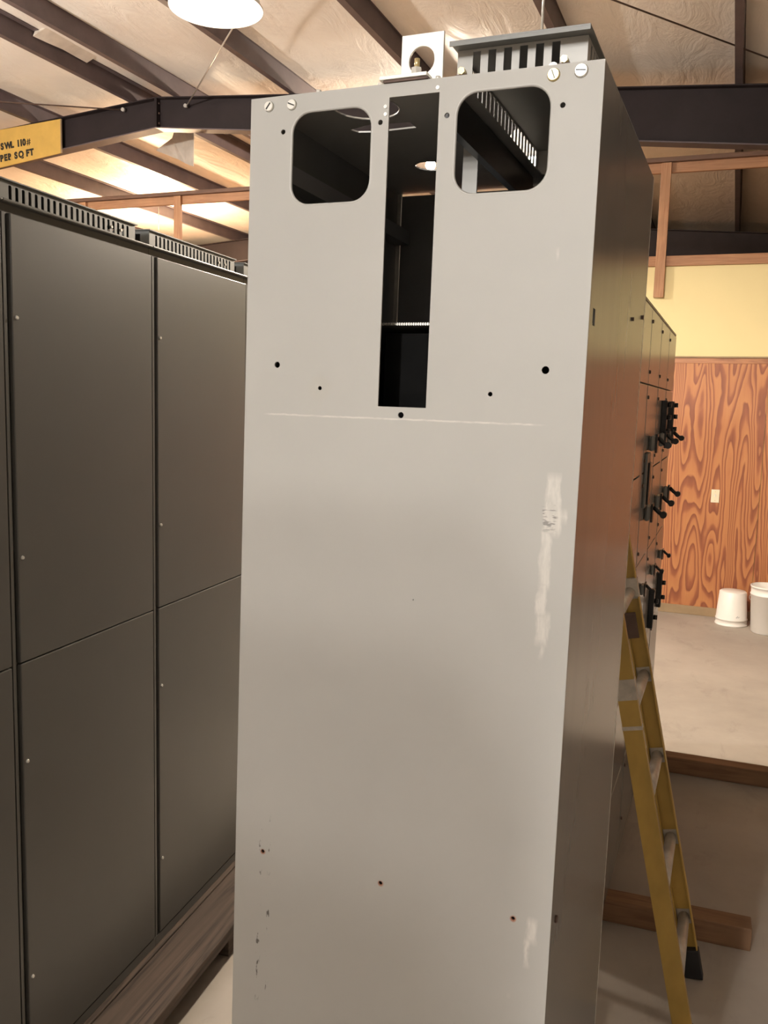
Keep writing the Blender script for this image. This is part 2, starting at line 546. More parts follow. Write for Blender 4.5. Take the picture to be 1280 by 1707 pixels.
# ------------------------------------------------------------------ steel frames and purlins
def rafter_frame(y, label):
    e = empty('roof_frame', (RIDGE, y, 0))
    tag(e, label, 'roof beam', 'steel roof frames')
    dep = lambda x: 0.345 + 0.0285 * abs(x - RIDGE)
    for side in (-1, 1):
        xe = XL + 0.12 if side < 0 else XR - 0.12
        xs = [RIDGE + (xe - RIDGE) * i / 6 for i in range(7)]
        web, tf, bf = MB(), MB(), MB()
        for a, b in zip(xs[:-1], xs[1:]):
            for mb, hw, za, zb in ((web, 0.008, lambda q: ztop(q) - dep(q) + 0.012, lambda q: ztop(q) - 0.012),
                                   (tf, 0.085, lambda q: ztop(q) - 0.0125, lambda q: ztop(q) - 0.0005),
                                   (bf, 0.085, lambda q: ztop(q) - dep(q), lambda q: ztop(q) - dep(q) + 0.0125)):
                p = [(q - RIDGE, yy, f(q)) for f in (za, zb) for yy in (-hw, hw) for q in (a, b)]
                mb.poly(p, [(0, 2, 3, 1), (4, 5, 7, 6), (0, 1, 5, 4), (2, 6, 7, 3), (0, 4, 6, 2), (1, 3, 7, 5)])
        web.build('rafter_web', M['steel_frame'], e)
        tf.build('top_flange', M['steel_frame'], e)
        bf.build('bottom_flange', M['purlin'], e)
        xc = xe - RIDGE
        c = MB().box(xc - 0.008 - side * 0.15, xc + 0.008 - side * 0.15, -0.085, 0.085, 0.001, ztop(xe) - dep(xe) - 0.001)
        c.box(xc - 0.3 if side > 0 else xc, xc if side > 0 else xc + 0.3, -0.008, 0.008, 0.001, ztop(xe) - dep(xe) - 0.001)
        c.box(xc - 0.008, xc + 0.008, -0.085, 0.085, 0.001, ztop(xe) - dep(xe) - 0.001)
        c.build('column', M['steel_frame'], e)
    s = MB()
    s.box(-0.014, -0.002, -0.085, 0.085, ZR - 0.345 + 0.0127, ZR - 0.0127)
    s.box(0.002, 0.014, -0.085, 0.085, ZR - 0.345 + 0.0127, ZR - 0.0127)
    s.build('splice_plate', M['steel_frame'], e)
    for dx in (-0.028, 0.022):
        for dz in (0.06, 0.17, 0.28):
            MB().cyl((dx, -0.05, ZR - 0.345 + dz), (dx + 0.012, -0.05, ZR - 0.345 + dz), 0.012, n=6, smooth=False).build('bolt', M['rod'], e)
    return e
rafter_frame(9.1, 'big dark brown steel rafter crossing the picture in front of the loft, bent at the ridge')
rafter_frame(16.3, 'distant dark brown steel rafter behind the loft, low under the ceiling')
rafter_frame(-6.2, 'dark brown steel rafter overhead behind the camera, outside the picture')

PNAMES = {-8.336: 'brown steel purlin ending above the yellow load sign at the far left',
          -6.874: 'brown steel purlin with torn insulation hanging over it, left of the ridge',
          -6.254: 'brown steel purlin just right of the roof ridge, running down from the top left corner',
          -4.759: 'brown steel purlin passing behind the round aluminium lamp',
          -3.198: 'brown steel purlin meeting the lifting bracket on top of the big cabinet',
          -1.652: 'brown steel purlin above the vent hood of the big cabinet',
          -0.212: 'brown steel purlin running straight up at the right edge of the picture'}
for i, px in enumerate(PURL):
    z0 = ztop(px) + 0.001
    t = 0.008
    lab = PNAMES.get(px, 'brown steel purlin out of view, %s from the %s eave' % ((('first', 'second', 'third', 'fourth', 'fifth', 'sixth', 'seventh', 'eighth') + ('further',) * 12)[i if px < RIDGE else len(PURL) - 1 - i], 'left' if px < RIDGE else 'right'))
    e = empty('roof_purlin', (px, YN, z0))
    tag(e, lab, 'purlin', 'steel roof purlins')
    L = YF - YN - 0.02
    MB().box(0.065 - t, 0.065, 0.01, L, 0.0, PURLIN_H - 0.004).build('web', M['purlin'], e)
    MB().box(0.0, 0.065 - t - 0.0005, 0.01, L, 0.0, t).box(0.0, t, 0.01, L, t, 0.022).build('bottom_flange', M['purlin'], e)
    MB().box(0.0655, 0.13, 0.01, L, PURLIN_H - 0.012, PURLIN_H - 0.004).build('top_flange', M['purlin'], e)

def rod(name, label, a, b, r=0.008, eye=None, mat='rod'):
    e = empty(name, a)
    tag(e, label, 'rod', 'roof bracing rods')
    d = Vector(b) - Vector(a)
    MB().cyl((0, 0, 0), d, r, n=8).build('bar', M[mat], e)
    if eye:
        MB().cyl((0, -0.03, 0), (0, 0.01, 0), 0.022, n=8).build('nut', M['galv'], e)
    return e
rod('bracing_rod', 'thin dark bracing rod crossing the ceiling at the top right corner', (0.40, 8.99, 4.93), (-3.25, 4.0, 4.93), 0.007)
rod('bracing_rod', 'thin pale rod rising from the rafter ridge toward the round lamp', (-6.10, 9.05, 5.255), (-3.35, 6.05, 5.10), 0.008, True, 'galv')
rod('bracing_rod', 'thin dark rod running left from the rafter above the load sign', (-6.97, 9.05, 5.29), (-9.6, 7.15, 5.17), 0.008, True)

# torn insulation
def sheet_mesh(name, top, bot, thick_dir, t, label):
    """strip between two polylines with thickness"""
    b = MB()
    k = len(top)
    d = Vector(thick_dir) * t
    pts = [Vector(p) for p in top] + [Vector(p) for p in bot]
    b.poly(pts + [p + d for p in pts],
           [(i, i + 1, k + i + 1, k + i) for i in range(k - 1)] +
           [(2 * k + k + i, 2 * k + k + i + 1, 2 * k + i + 1, 2 * k + i) for i in range(k - 1)] +
           [(k + i, k + i + 1, 3 * k + i + 1, 3 * k + i) for i in range(k - 1)] +
           [(2 * k + i, 2 * k + i + 1, i + 1, i) for i in range(k - 1)] +
           [(0, k, 3 * k, 2 * k), (k - 1, 3 * k - 1, 4 * k - 1, 2 * k - 1)])
    return tag(b.build(name, M['insul_torn']), label, 'insulation', 'torn insulation')
low = [(6.6, 5.56), (6.96, 5.572), (7.44, 5.587), (7.405, 5.488), (7.595, 5.489), (7.81, 5.503), (8.02, 5.508), (8.195, 5.506),
       (8.17, 5.582), (8.25, 5.556), (8.48, 5.59), (8.96, 5.585), (9.4, 5.60)]
ys = [6.6 + (9.4 - 6.6) * i / (len(low) - 1) for i in range(len(low))]
sheet_mesh('torn_insulation_strip', [(-6.62, p[0] if i not in (3, 8) else p[0] + 0.03, 5.575) for i, p in enumerate(low)],
           [(-6.785 + 0.012 * math.sin(i * 1.7), p[0], min(p[1], 5.572)) for i, p in enumerate(low)], (0.0, 0, 1), 0.006,
           'ragged strip of pale torn ceiling insulation drooping over a purlin at the upper left')
fl = [(-7.222, 10.02, 5.103), (-7.08, 10.0, 5.165), (-6.95, 9.99, 5.225), (-6.837, 10.0, 5.53), (-6.64, 10.02, 5.56)]
flb = [(-7.20, 10.03, 5.095), (-7.05, 10.05, 5.035), (-6.883, 10.03, 4.968), (-6.76, 10.0, 4.905), (-6.615, 9.97, 4.847)]
sheet_mesh('torn_insulation_flap', fl, flb, (0.0, 1, 0), 0.006,
           'triangular flap of pale insulation hanging below the ridge behind the big rafter')

# ------------------------------------------------------------------ load sign on the rafter
sg = empty('load_sign', (-7.87, 9.0, 4.86))
tag(sg, 'yellow load limit sign with black stencilled lettering on the steel rafter', 'sign')
pts = [(0.0, -0.005), (0.0, 0.392), (-1.05, 0.335), (-1.75, 0.297), (-1.75, -0.215), (-1.05, -0.123)]
MB().plate(pts, [], 0.012, lambda u, v, w: (u, w, v)).build('board', M['sign'], sg)
MB().box(0.0005, 0.012, -0.004, 0.016, -0.005, 0.392).build('edge_strip', M['base_wood'], sg)
def lettering(txt, size, xr, z, rot, parent, sx=0.82):
    """one mesh per painted character, laid out right to left from xr"""
    w = {' ': 0.40, '1': 0.42, 'W': 0.86, 'L': 0.50, 'F': 0.52, 'T': 0.56, 'E': 0.54, 'Q': 0.70, '0': 0.60, '#': 0.60}
    xx = 0.0
    for ch in reversed(txt):
        adv = w.get(ch, 0.58) * size * sx
        xx -= adv
        if ch == ' ':
            continue
        cu = bpy.data.curves.new('character', 'FONT')
        cu.body = ch
        cu.size = size
        cu.extrude = 0.0015
        cu.offset = 0.001 if ch == '#' else 0.006
        to = bpy.data.objects.new('character', cu)
        COL.objects.link(to)
        dg = bpy.context.evaluated_depsgraph_get()
        me = bpy.data.meshes.new_from_object(to.evaluated_get(dg))
        bpy.data.objects.remove(to)
        me.materials.clear()
        me.materials.append(M['ink'])
        o = bpy.data.objects.new('character', me)
        COL.objects.link(o)
        o.parent = parent
        o.scale = (sx * 0.9, 1, 1)
        o.rotation_euler = (math.pi / 2, -rot, 0)
        o.location = (xr + xx * math.cos(rot), -0.0025, z + xx * math.sin(rot))
lettering('SWL 110#', 0.105, -0.455, 0.135, math.radians(4), sg, 1.05)
lettering('PER SQ FT', 0.105, -0.415, 0.005, math.radians(5), sg, 1.05)

# ------------------------------------------------------------------ wooden guard rail of the loft
gr = empty('guard_rail', (-5, YW - 0.02, LOFT))
tag(gr, 'reddish wooden guard rail along the edge of the loft above the yellow wall', 'railing')
ox, oy, oz = -5, YW - 0.02, LOFT
MB().box(-13 - ox, XR - 0.35 - ox, -0.002, 0.033, 0.0, 0.092).build('bottom_rail', M['rail'], gr, 0.003)
MB().box(-13 - ox, XR - 0.35 - ox, -0.002, 0.036, 0.84, 0.93).build('top_rail', M['rail'], gr, 0.003)
MB().box(-13 - ox, XR - 0.35 - ox, -0.045, 0.085, 0.9305, 0.972).build('cap_board', M['cap'], gr, 0.004)
post = MB().box(-0.045, 0.045, -0.041, -0.003, -0.29, 0.925).build('post', M['stud'], gr, 0.003)
post.location.x = -0.745 - ox
for i in (-6, -5, -4, -3, -2, -1, 1, 2):
    xp = -0.745 + 1.333 * i
    if xp < XR - 0.5:
        share(post, 'post', gr, (xp - ox, 0, 0))

# ------------------------------------------------------------------ lamps
def pendant(key, label):
    x, y, z, r, s, col = BULBS[key]
    e = empty('pendant_lamp', (x, y, z))
    tag(e, label, 'lamp', 'hanging lamps')
    mb = MB()
    prof = [(0.0005, -r * 1.0)] + [(r * math.cos(math.radians(a)), r * math.sin(math.radians(a))) for a in range(-75, 66, 14)] + [(r * 0.42, r * 1.25)]
    mb.lathe(prof, 20)
    mb.build('bulb', emit('lamp_glow_' + key, col, s), e)
    MB().cyl((0, 0, r * 1.25), (0, 0, r * 1.25 + 0.09), r * 0.45, n=14).build('socket', M['galv'], e)
    MB().cyl((0, 0, r * 1.25 + 0.0905), (0, 0, zceil(x) - z - 0.035), 0.006, n=8).build('stem', M['galv'], e)
    return e
pendant('loft', 'bright bulb glimpsed through the middle slot of the big cabinet')
pendant('patch', 'lamp hidden behind the left cabinets that lights the bright ceiling patch')
for k, w_ in (('rear_a', 'first'), ('rear_b', 'second'), ('rear_c', 'third'), ('rear_d', 'fourth')):
    pendant(k, '%s globe lamp of the line added behind the camera to grade the big cabinet, outside the picture' % w_)
pendant('west', 'pendant lamp added out of view left of the left cabinet row to brighten the ceiling')

def dome_lamp(key, label):
    x, y, z, r, bz, rb, st, col = DOMES[key]
    e = empty('high_bay_lamp', (x, y, z))
    tag(e, label, 'lamp', 'high bay lamps')
    prof = [(r * 1.04, 0.0), (r * 1.03, 0.008), (r * 0.985, 0.010), (r * 0.97, 0.03), (r * 0.90, 0.09), (r * 0.76, 0.16), (r * 0.55, 0.215), (r * 0.36, 0.25), (r * 0.34, 0.30)]
    inner = [(q - 0.004, w) for q, w in reversed(prof)]
    inner[-1] = (prof[0][0] - 0.004, 0.0005)
    MB().lathe(prof + inner, 40, close=True).build('reflector', M['acrylic' if key == 'floor' else 'dome'], e)
    MB().cyl((0, 0, 0.301), (0, 0, 0.50), r * 0.42, n=24).build('ballast_housing', M['galv'], e, 0.01)
    MB().cyl((0, 0, 0.501), (0, 0, zceil(x) - z - 0.035), 0.008, n=8).build('hanger', M['galv'], e)
    b = MB()
    b.lathe([(0.0005, bz - rb)] + [(rb * math.cos(math.radians(a)), bz + rb * math.sin(math.radians(a))) for a in range(-70, 60, 16)] + [(0.02, bz + rb * 1.3), (0.02, 0.2995)], 16)
    b.build('bulb', emit('lamp_glow_' + key, col, st), e)
    return e
dome_lamp('aisle', 'round spun aluminium high bay lamp hanging at the top edge of the picture')
dome_lamp('floor', 'bright high bay lamp glimpsed through the right window of the big cabinet')

# ------------------------------------------------------------------ the big cabinet
W, D, H = 0.508, 0.5716, 2.286
ROT = Euler((math.radians(-1.06744546), math.radians(0.25981857), math.radians(-1.28856512)), 'XYZ')
RM3 = ROT.to_matrix()
TL = Vector((-0.68825976, 1.18667688, 0.42971266 + CAM_H))
base = TL + RM3 @ Vector((0, 0, -H))
cab = empty('switchgear_cabinet', base, ROT)
tag(cab, 'tall pale grey steel cabinet with two rounded windows and a slot, standing in the middle', 'cabinet')
M['front'] = m_front(H)
def Z(v):
    return H + v
holes = [rect(0.2188, 0.2912, Z(-0.438), Z(-0.0184)),
         rrect(0.0675, 0.1945, Z(-0.1552), Z(-0.0245), 0.030),
         rrect(0.3150, 0.4445, Z(-0.1545), Z(-0.0210), 0.030)]
small = [(0.0543, -0.0503, .0036), (0.2066, -0.0501, .0036), (0.3032, -0.0495, .0036), (0.4581, -0.0505, .0036),
         (0.0541, -0.3821, .0046), (0.1259, -0.4147, .0030), (0.4556, -0.3832, .0052), (0.3825, -0.4164, .0032),
         (0.2544, -0.4491, .0044), (0.0501, -1.1419, .0030), (0.2521, -1.1442, .0030), (0.4549, -1.1459, .0028),
         (0.285, -0.71, 0.0009)]
for hx, hz, r in small:
    holes.append(circle(hx, Z(hz), r, 10))
fp = MB().plate(rect(0, W, 0.0, H), holes, 0.0028, lambda u, v, w: (u, w, v)).build('front_panel', M['front'], cab, 0.0012, 2)
for rr in (rrect(0.0675, 0.1945, Z(-0.1552), Z(-0.0245), 0.030, 9), rrect(0.3150, 0.4445, Z(-0.1545), Z(-0.0210), 0.030, 9)):
    MB().tube([(u, 0.0022, v) for u, v in rr], 0.0026, 8, True).build('window_rim', M['paint'], cab)
MB().box(0.2188, 0.2912, 0.003, 0.016, Z(-0.4405), Z(-0.4382)).build('slot_lip', M['paint'], cab)
# side panels with a small return flange at the back
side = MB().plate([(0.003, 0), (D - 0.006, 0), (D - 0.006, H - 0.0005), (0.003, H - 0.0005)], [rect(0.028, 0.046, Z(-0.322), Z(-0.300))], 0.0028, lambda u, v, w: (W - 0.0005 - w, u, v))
side.build('side_panel', M['paint_shaded'], cab)
MB().box(0.0005, 0.0033, 0.003, D - 0.006, 0, H - 0.0005).build('side_panel', M['paint_shaded'], cab)
for x0, x1 in ((W - 0.012, W - 0.0002), (0.0002, 0.012)):
    MB().box(x0, x1, D - 0.0058, D, 0, H - 0.0005).build('edge_flange', M['galv'], cab, 0.0008)
# screws on the right side
for yy, zz, r in ((0.4061, -0.2725, .0032), (0.535, -0.255, .004), (0.0352, -1.1515, .0055)):
    MB().cyl((W - 0.001, yy, Z(zz)), (W + 0.0025, yy, Z(zz)), r, n=10).build('side_screw', M['rod'], cab)
# closed back panel
bholes = []
MB().plate(rect(0.0125, W - 0.0125, 0, H - 0.006), bholes, 0.002, lambda u, v, w: (u, D - 0.004 + w, v)).build('back_panel', M['paint_dark'], cab)
# top plate: hood opening, round conduit cut-outs
HX0, HX1, HY0, HY1 = 0.305, 0.480, 0.028, 0.50
tholes = [rect(HX0 + 0.012, HX1 - 0.012, HY0 + 0.012, HY1 - 0.012), circle(0.150, 0.075, 0.050, 24), circle(0.139, 0.387, 0.028, 16),
          [(0.085, 0.160), (0.120, 0.146), (0.190, 0.150), (0.190, 0.178), (0.120, 0.182), (0.092, 0.176)]]
MB().plate(rect(0.0036, W - 0.0036, 0.003, D - 0.006), tholes, 0.0024, lambda u, v, w: (u, v, H - 0.0024 + w)).build('top_panel', M['paint'], cab)
MB().tube([(u, v, H - 0.002) for u, v in circle(0.150, 0.075, 0.050, 24)], 0.0016, 6, True).build('cutout_rim', M['galv'], cab)
MB().box(0.0036, W - 0.0036, 0.003, D - 0.006, 0.0, 0.003).build('bottom_panel', M['paint_dark'], cab)
# interior: shelf, divider, bus support
MB().box(0.0036, W - 0.0036, 0.045, D - 0.01, Z(-0.3195), Z(-0.3175)).build('shelf', M['galv'], cab)
for i in range(30):
    if i == 0:
        tooth = MB().box(-0.001, 0.001, 0.0435, 0.045, Z(-0.3205), Z(-0.3165)).build('shelf_edge_tooth', M['galv'], cab)
        tooth.location.x = 0.19
    else:
        share(tooth, 'shelf_edge_tooth', cab, (0.19 + i * 0.0036, 0, 0))
MB().box(0.262, 0.286, 0.20, 0.204, Z(-0.31), Z(-0.006)).build('divider', M['paint'], cab)
MB().box(0.0036, 0.035, 0.02, 0.56, Z(-0.105), Z(-0.078)).build('side_stiffener', M['paint_dark'], cab)
MB().box(0.288, 0.300, 0.03, 0.50, Z(-0.055), Z(-0.004)).build('bus_support', M['black'], cab)
MB().box(0.20, 0.47, 0.35, 0.36, Z(-0.31), Z(-0.12)).build('bus_barrier', M['paint_dark'], cab)
MB().cyl((0.281, 0.055, Z(-0.405)), (0.281, 0.062, Z(-0.405)), 0.004, n=10).build('inner_screw', M['zinc'], cab)
MB().box(0.2, 0.32, 0.064, 0.066, Z(-0.47), Z(-0.33)).build('inner_plate', M['matte_black'], cab)  # plate behind the screw, blackened to give the slot's dark interior
# front screws
def slot_screw(xx, zz, mat, r=0.0085, ang=0.2):
    b = MB().cyl((0, -0.0035, 0), (0, 0.0, 0), r * 0.82, r, n=16)
    o = b.build('screw', mat, cab)
    o.location = (xx, -0.0002, Z(zz))
    s = MB().box(-r * 0.7, r * 0.7, -0.0042, -0.0036, -0.0008, 0.0008).build('screw_slot', M['black'], o)
    s.rotation_euler = (0, ang, 0)
slot_screw(0.0305, -0.0133, M['zinc'], 0.0078, -0.9)
slot_screw(0.0679, -0.0142, M['zinc'], 0.0078, 0.4)
slot_screw(0.4443, -0.0127, M['brass'], 0.0085, 1.2)
slot_screw(0.4791, -0.0113, M['zinc'], 0.0090, 0.1)
for xx, zz in ((0.2135, -0.030), (0.2885, -0.0125), (0.2140, -0.040)):
    MB().cyl((xx, -0.0012, Z(zz)), (xx, 0.0, Z(zz)), 0.0026, n=8).build('rivet', M['zinc'], cab)
# vent hood
VH = 0.0425
hood = MB()
fh = []
for i in range(6):
    x0 = 0.0215 + i * 0.0214
    fh.append(rect(x0, x0 + 0.0108, 0.004, 0.0395))
wd = HX1 - HX0
hood.plate(rect(0, wd, 0, VH), fh, 0.0016, lambda u, v, w: (HX0 + u, HY0 + w, H + v))
hood.plate(rect(0, wd, 0, VH), fh, 0.0016, lambda u, v, w: (HX0 + u, HY1 - w, H + v))
sh = []
nn = 21
for i in range(nn):
    y0 = 0.020 + i * 0.0214
    sh.append(rect(y0, y0 + 0.0108, 0.004, 0.0395))
for xx, sg_ in ((HX0, 1), (HX1, -1)):
    hood.plate(rect(0.0017, HY1 - HY0 - 0.0017, 0, VH), sh, 0.0016, lambda u, v, w: (xx + sg_ * w, HY0 + u, H + v))
vh = hood.build('vent_hood', M['paint'], cab)
lid = MB()
zt = H + VH + 0.0003
LX0, LX1, LY0, LY1 = HX0 - 0.003, HX1 + 0.007, 0.001, HY1 + 0.016
lid.box(LX0, LX1, LY0, LY1, zt, zt + 0.0022)
lid.box(LX0, LX1, LY0, LY0 + 0.0016, zt - 0.0045, zt - 0.0001)
lid.build('hood_lid', M['vent_paint'], vh)
for xx in (HX0 + 0.009, HX1 - 0.028):
    o = MB().cyl((xx, HY0 - 0.010, H + 0.013), (xx, HY0, H + 0.013), 0.0050, n=6, smooth=False).build('hood_bolt', M['brass'], vh)
    MB().box(xx - 0.008, xx + 0.008, HY0 - 0.010, HY0 - 0.0002, H + 0.0060, H + 0.0078).build('washer', M['rod'], vh)
MB().cyl((0.4375, HY0 - 0.006, H + 0.006), (0.4375, HY0, H + 0.006), 0.006, n=10).build('hood_bolt', M['zinc'], vh)
# lifting bracket
br = MB()
by = 0.016
br.plate(rect(0.2275, 0.2885, H + 0.0004, H + 0.0665), [circle(0.2575, H + 0.0315, 0.0185, 24)], 0.004, lambda u, v, w: (u, by + w, v))
br.build('lifting_bracket', M['zinc'], cab, 0.0006)
MB().box(0.2045, 0.2735, -0.0055, by - 0.0002, H + 0.0035, H + 0.0085).build('bracket_foot', M['zinc'], cab, 0.0006)
MB().box(0.2100, 0.2745, -0.003, by - 0.0002, H + 0.0003, H + 0.0033).build('bracket_shim', M['rod'], cab)
MB().cyl((0.2545, 0.006, H + 0.0086), (0.2545, 0.006, H + 0.018), 0.0075, n=6, smooth=False).build('bracket_nut', M['zinc'], cab)
MB().cyl((0.2550, 0.006, H + 0.0181), (0.2550, 0.006, H + 0.030), 0.0038, n=10).build('bracket_bolt', M['brass'], cab)
for xx in (0.105, 0.200, 0.2045 + 0.08):
    MB().cyl((xx, 0.010, H + 0.0001), (xx, 0.010, H + 0.0055), 0.0038, n=8).build('top_bolt', M['zinc'], cab)
# timber under it
for i, yy in enumerate((0.06, 0.42)):
    sk = MB().box(-0.30, 0.30, -0.045, 0.045, 0.0, 0.1).build('timber_bearer', M['skid'], None, 0.004)
    c = base + RM3 @ Vector((W / 2, yy + 0.03, 0))
    sk.scale.z = (c.z - 0.003) / 0.1
    sk.location = (c.x, c.y, 0.0)
    tag(sk, ('front' if i == 0 else 'rear') + ' timber bearer under the big pale cabinet, below the picture', 'timber', 'bearers under the big cabinet')

# ------------------------------------------------------------------ the left row of cabinets
RA = math.radians(-4.57609842986185)
ROWX = -1.489306
U = Vector((math.sin(RA), math.cos(RA), 0))
NV = Vector((math.cos(RA), -math.sin(RA), 0))
ROW_Z0 = -1.84009734 + CAM_H
SEC = 0.653
def row_pt(n, s, z):
    return NV * n + U * s + Vector((0, 0, z))
# local frame of a section: x = out of the front (NV), y = along the row (U), z up; origin front-bottom-near corner
def row_section(s0, label, vent_len=0.575):
    e = empty('switchboard_section', row_pt(ROWX, s0, ROW_Z0), (0, 0, -RA))
    tag(e, label, 'cabinet', 'left row of grey cabinets')
    L = SEC - 0.001
    b = MB()
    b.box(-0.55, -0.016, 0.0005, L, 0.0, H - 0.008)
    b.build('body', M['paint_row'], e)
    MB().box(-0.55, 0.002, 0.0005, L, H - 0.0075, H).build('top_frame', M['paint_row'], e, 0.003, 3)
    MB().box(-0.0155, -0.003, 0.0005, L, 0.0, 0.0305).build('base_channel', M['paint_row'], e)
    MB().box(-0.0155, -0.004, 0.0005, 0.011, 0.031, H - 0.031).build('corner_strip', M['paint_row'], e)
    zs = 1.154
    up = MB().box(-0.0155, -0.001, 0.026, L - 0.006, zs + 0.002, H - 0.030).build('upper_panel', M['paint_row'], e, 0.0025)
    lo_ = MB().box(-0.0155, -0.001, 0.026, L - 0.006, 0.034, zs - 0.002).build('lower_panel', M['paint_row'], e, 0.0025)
    for par, zl in ((up, (2.013, 1.424)), (lo_, (0.892, 0.293))):
        for zz in zl:
            MB().cyl((-0.001, 0.040, zz), (0.003, 0.040, zz), 0.0055, 0.004, n=10).build('panel_screw', M['zinc'], par)
    # vent on top
    x1, x0, y0, y1 = -0.020, -0.42, 0.012, 0.012 + vent_len
    VHh = 0.047
    hs = []
    k = 22
    p = (vent_len - 0.055) / k
    for i in range(k):
        a = 0.034 + i * p
        hs.append([(a, 0.006), (a + p * 0.46, 0.006), (a + p * 0.46, 0.036), (a + p * 0.36, 0.0385), (a + p * 0.10, 0.0385), (a, 0.036)])
    v = MB()
    v.plate(rect(0, y1 - y0, 0, VHh), hs, 0.0016, lambda u, w, q: (x1 - q, y0 + u, H + w))
    v.plate(rect(0, y1 - y0, 0, VHh), hs, 0.0016, lambda u, w, q: (x0 + q, y0 + u, H + w))
    eh = []
    for i in range(9):
        a = 0.03 + i * 0.04
        eh.append(rect(a, a + 0.018, 0.006, 0.038))
    for yy, q_ in ((y0, 1), (y1, -1)):
        v.plate(rect(0.0017, x1 - x0 - 0.0017, 0, VHh), eh, 0.0016, lambda u, w, q: (x0 + u, yy + q_ * q, H + w))
    vo = v.build('vent_box', M['vent_paint'], e)
    MB().box(x0 - 0.006, x1 + 0.006, y0 - 0.006, y1 + 0.006, H + VHh + 0.0003, H + VHh + 0.0035).build('vent_lid', M['vent_paint'], vo)
    for i in (k - 4, k - 2):
        a = y0 + 0.034 + i * p - p * 0.27
        MB().cyl((x1, a, H + 0.020), (x1 + 0.004, a, H + 0.020), 0.0042, n=8).build('vent_screw', M['zinc'], vo)
    return e
S0 = 1.787
row_section(S0 - SEC, 'dark grey steel cabinet cut by the left edge of the picture')
row_section(S0, 'dark grey steel cabinet with slotted top vent, widest in the left row')
row_section(S0 + SEC, 'dark grey steel cabinet with slotted top vent, right next to the big pale cabinet')
row_section(S0 + 2 * SEC, 'grey steel cabinet at the far end of the left row, behind the big cabinet')

def added_shade_cabinet():  # unseen cabinet added to shadow the lower front of the big cabinet
    e = empty('added_shade_cabinet', (-1.31, -2.02, 0.0))
    tag(e, 'grey steel cabinet added behind the camera to shade the big cabinet, outside the picture', 'cabinet')
    MB().box(0.0, 0.58, 0.0, 0.508, 0.0, 2.395).build('body', M['paint_row'], e, 0.003)
    MB().box(0.012, 0.568, 0.5085, 0.522, 1.20, 2.37).build('upper_panel', M['paint_row'], e, 0.0025)
    MB().box(0.012, 0.568, 0.5085, 0.522, 0.03, 1.196).build('lower_panel', M['paint_row'], e, 0.0025)
    for zz in (0.3, 0.9, 1.5, 2.1):
        MB().cyl((0.03, 0.522, zz), (0.03, 0.526, zz), 0.0055, n=10).build('panel_screw', M['zinc'], e)
added_shade_cabinet()

# pallet under the row
pl = empty('timber_pallet', row_pt(ROWX, S0 - SEC - 0.1, 0.0), (0, 0, -RA))
tag(pl, 'weathered dark timber pallet under the left row of cabinets', 'pallet')
PT = ROW_Z0 - 0.0015
PLN = SEC * 4 + 0.25
for x0, x1 in ((0.018, 0.187), (-0.155, 0.014), (-0.35, -0.17), (-0.56, -0.38)):
    MB().box(x0, x1, 0.0, PLN, PT - 0.042, PT).build('deck_board', M['pallet'], pl, 0.004)
yy = 0.05
bl = None
while yy < PLN - 0.1:
    if bl is None:
        bl = MB().box(-0.58, 0.165, 0.0, 0.085, 0.0, PT - 0.0425).build('bearer', M['pallet'], pl, 0.004)
        bl.location.y = yy
    else:
        share(bl, 'bearer', pl, (0, yy, 0))
    yy += 0.52

# ------------------------------------------------------------------ far motor control centre
FX = -0.3265
FZ0 = 0.089
FY0, FSEC = 3.165, 0.5045
def knob_bar(par, y, z0, z1, kz):
    o = MB().box(0.0, 0.026, y - 0.020, y + 0.020, z0, z1).build('operator_plate', M['black'], par, 0.003)
    for z in kz:
        MB().cyl((0.0265, y, z), (0.045, y, z), 0.012, n=12).build('push_button', M['black'], o)
    return o
def handle(par, y, z, big=1.0):
    o = MB().box(0.0, 0.034 * big, y - 0.085 * big, y + 0.05 * big, z - 0.045 * big, z + 0.045 * big).build('operator_base', M['vent_paint'], par, 0.012)
    b = MB()
    b.box(0.034 * big, 0.046 * big, y - 0.03, y + 0.03, z - 0.055 * big, z + 0.055 * big)
    b.tube([(0.046 * big, y, z + 0.035 * big), (0.07 * big, y, z + 0.012 * big), (0.10 * big, y, z - 0.012 * big), (0.118 * big, y, z + 0.0)], 0.013 * big, 8)
    b.cyl((0.105 * big, y - 0.02, z - 0.006), (0.105 * big, y + 0.02, z - 0.006), 0.020 * big, n=10)
    b.build('operator_lever', M['black'], o)
    return o
FLAB = ['first grey control section of the far cabinet line, hidden behind the big cabinet',
        'second grey control section of the far cabinet line, with a black window and handle',
        'third grey control section of the far cabinet line, with black push buttons and handles',
        'last grey control section of the far cabinet line, nearest the plywood wall']
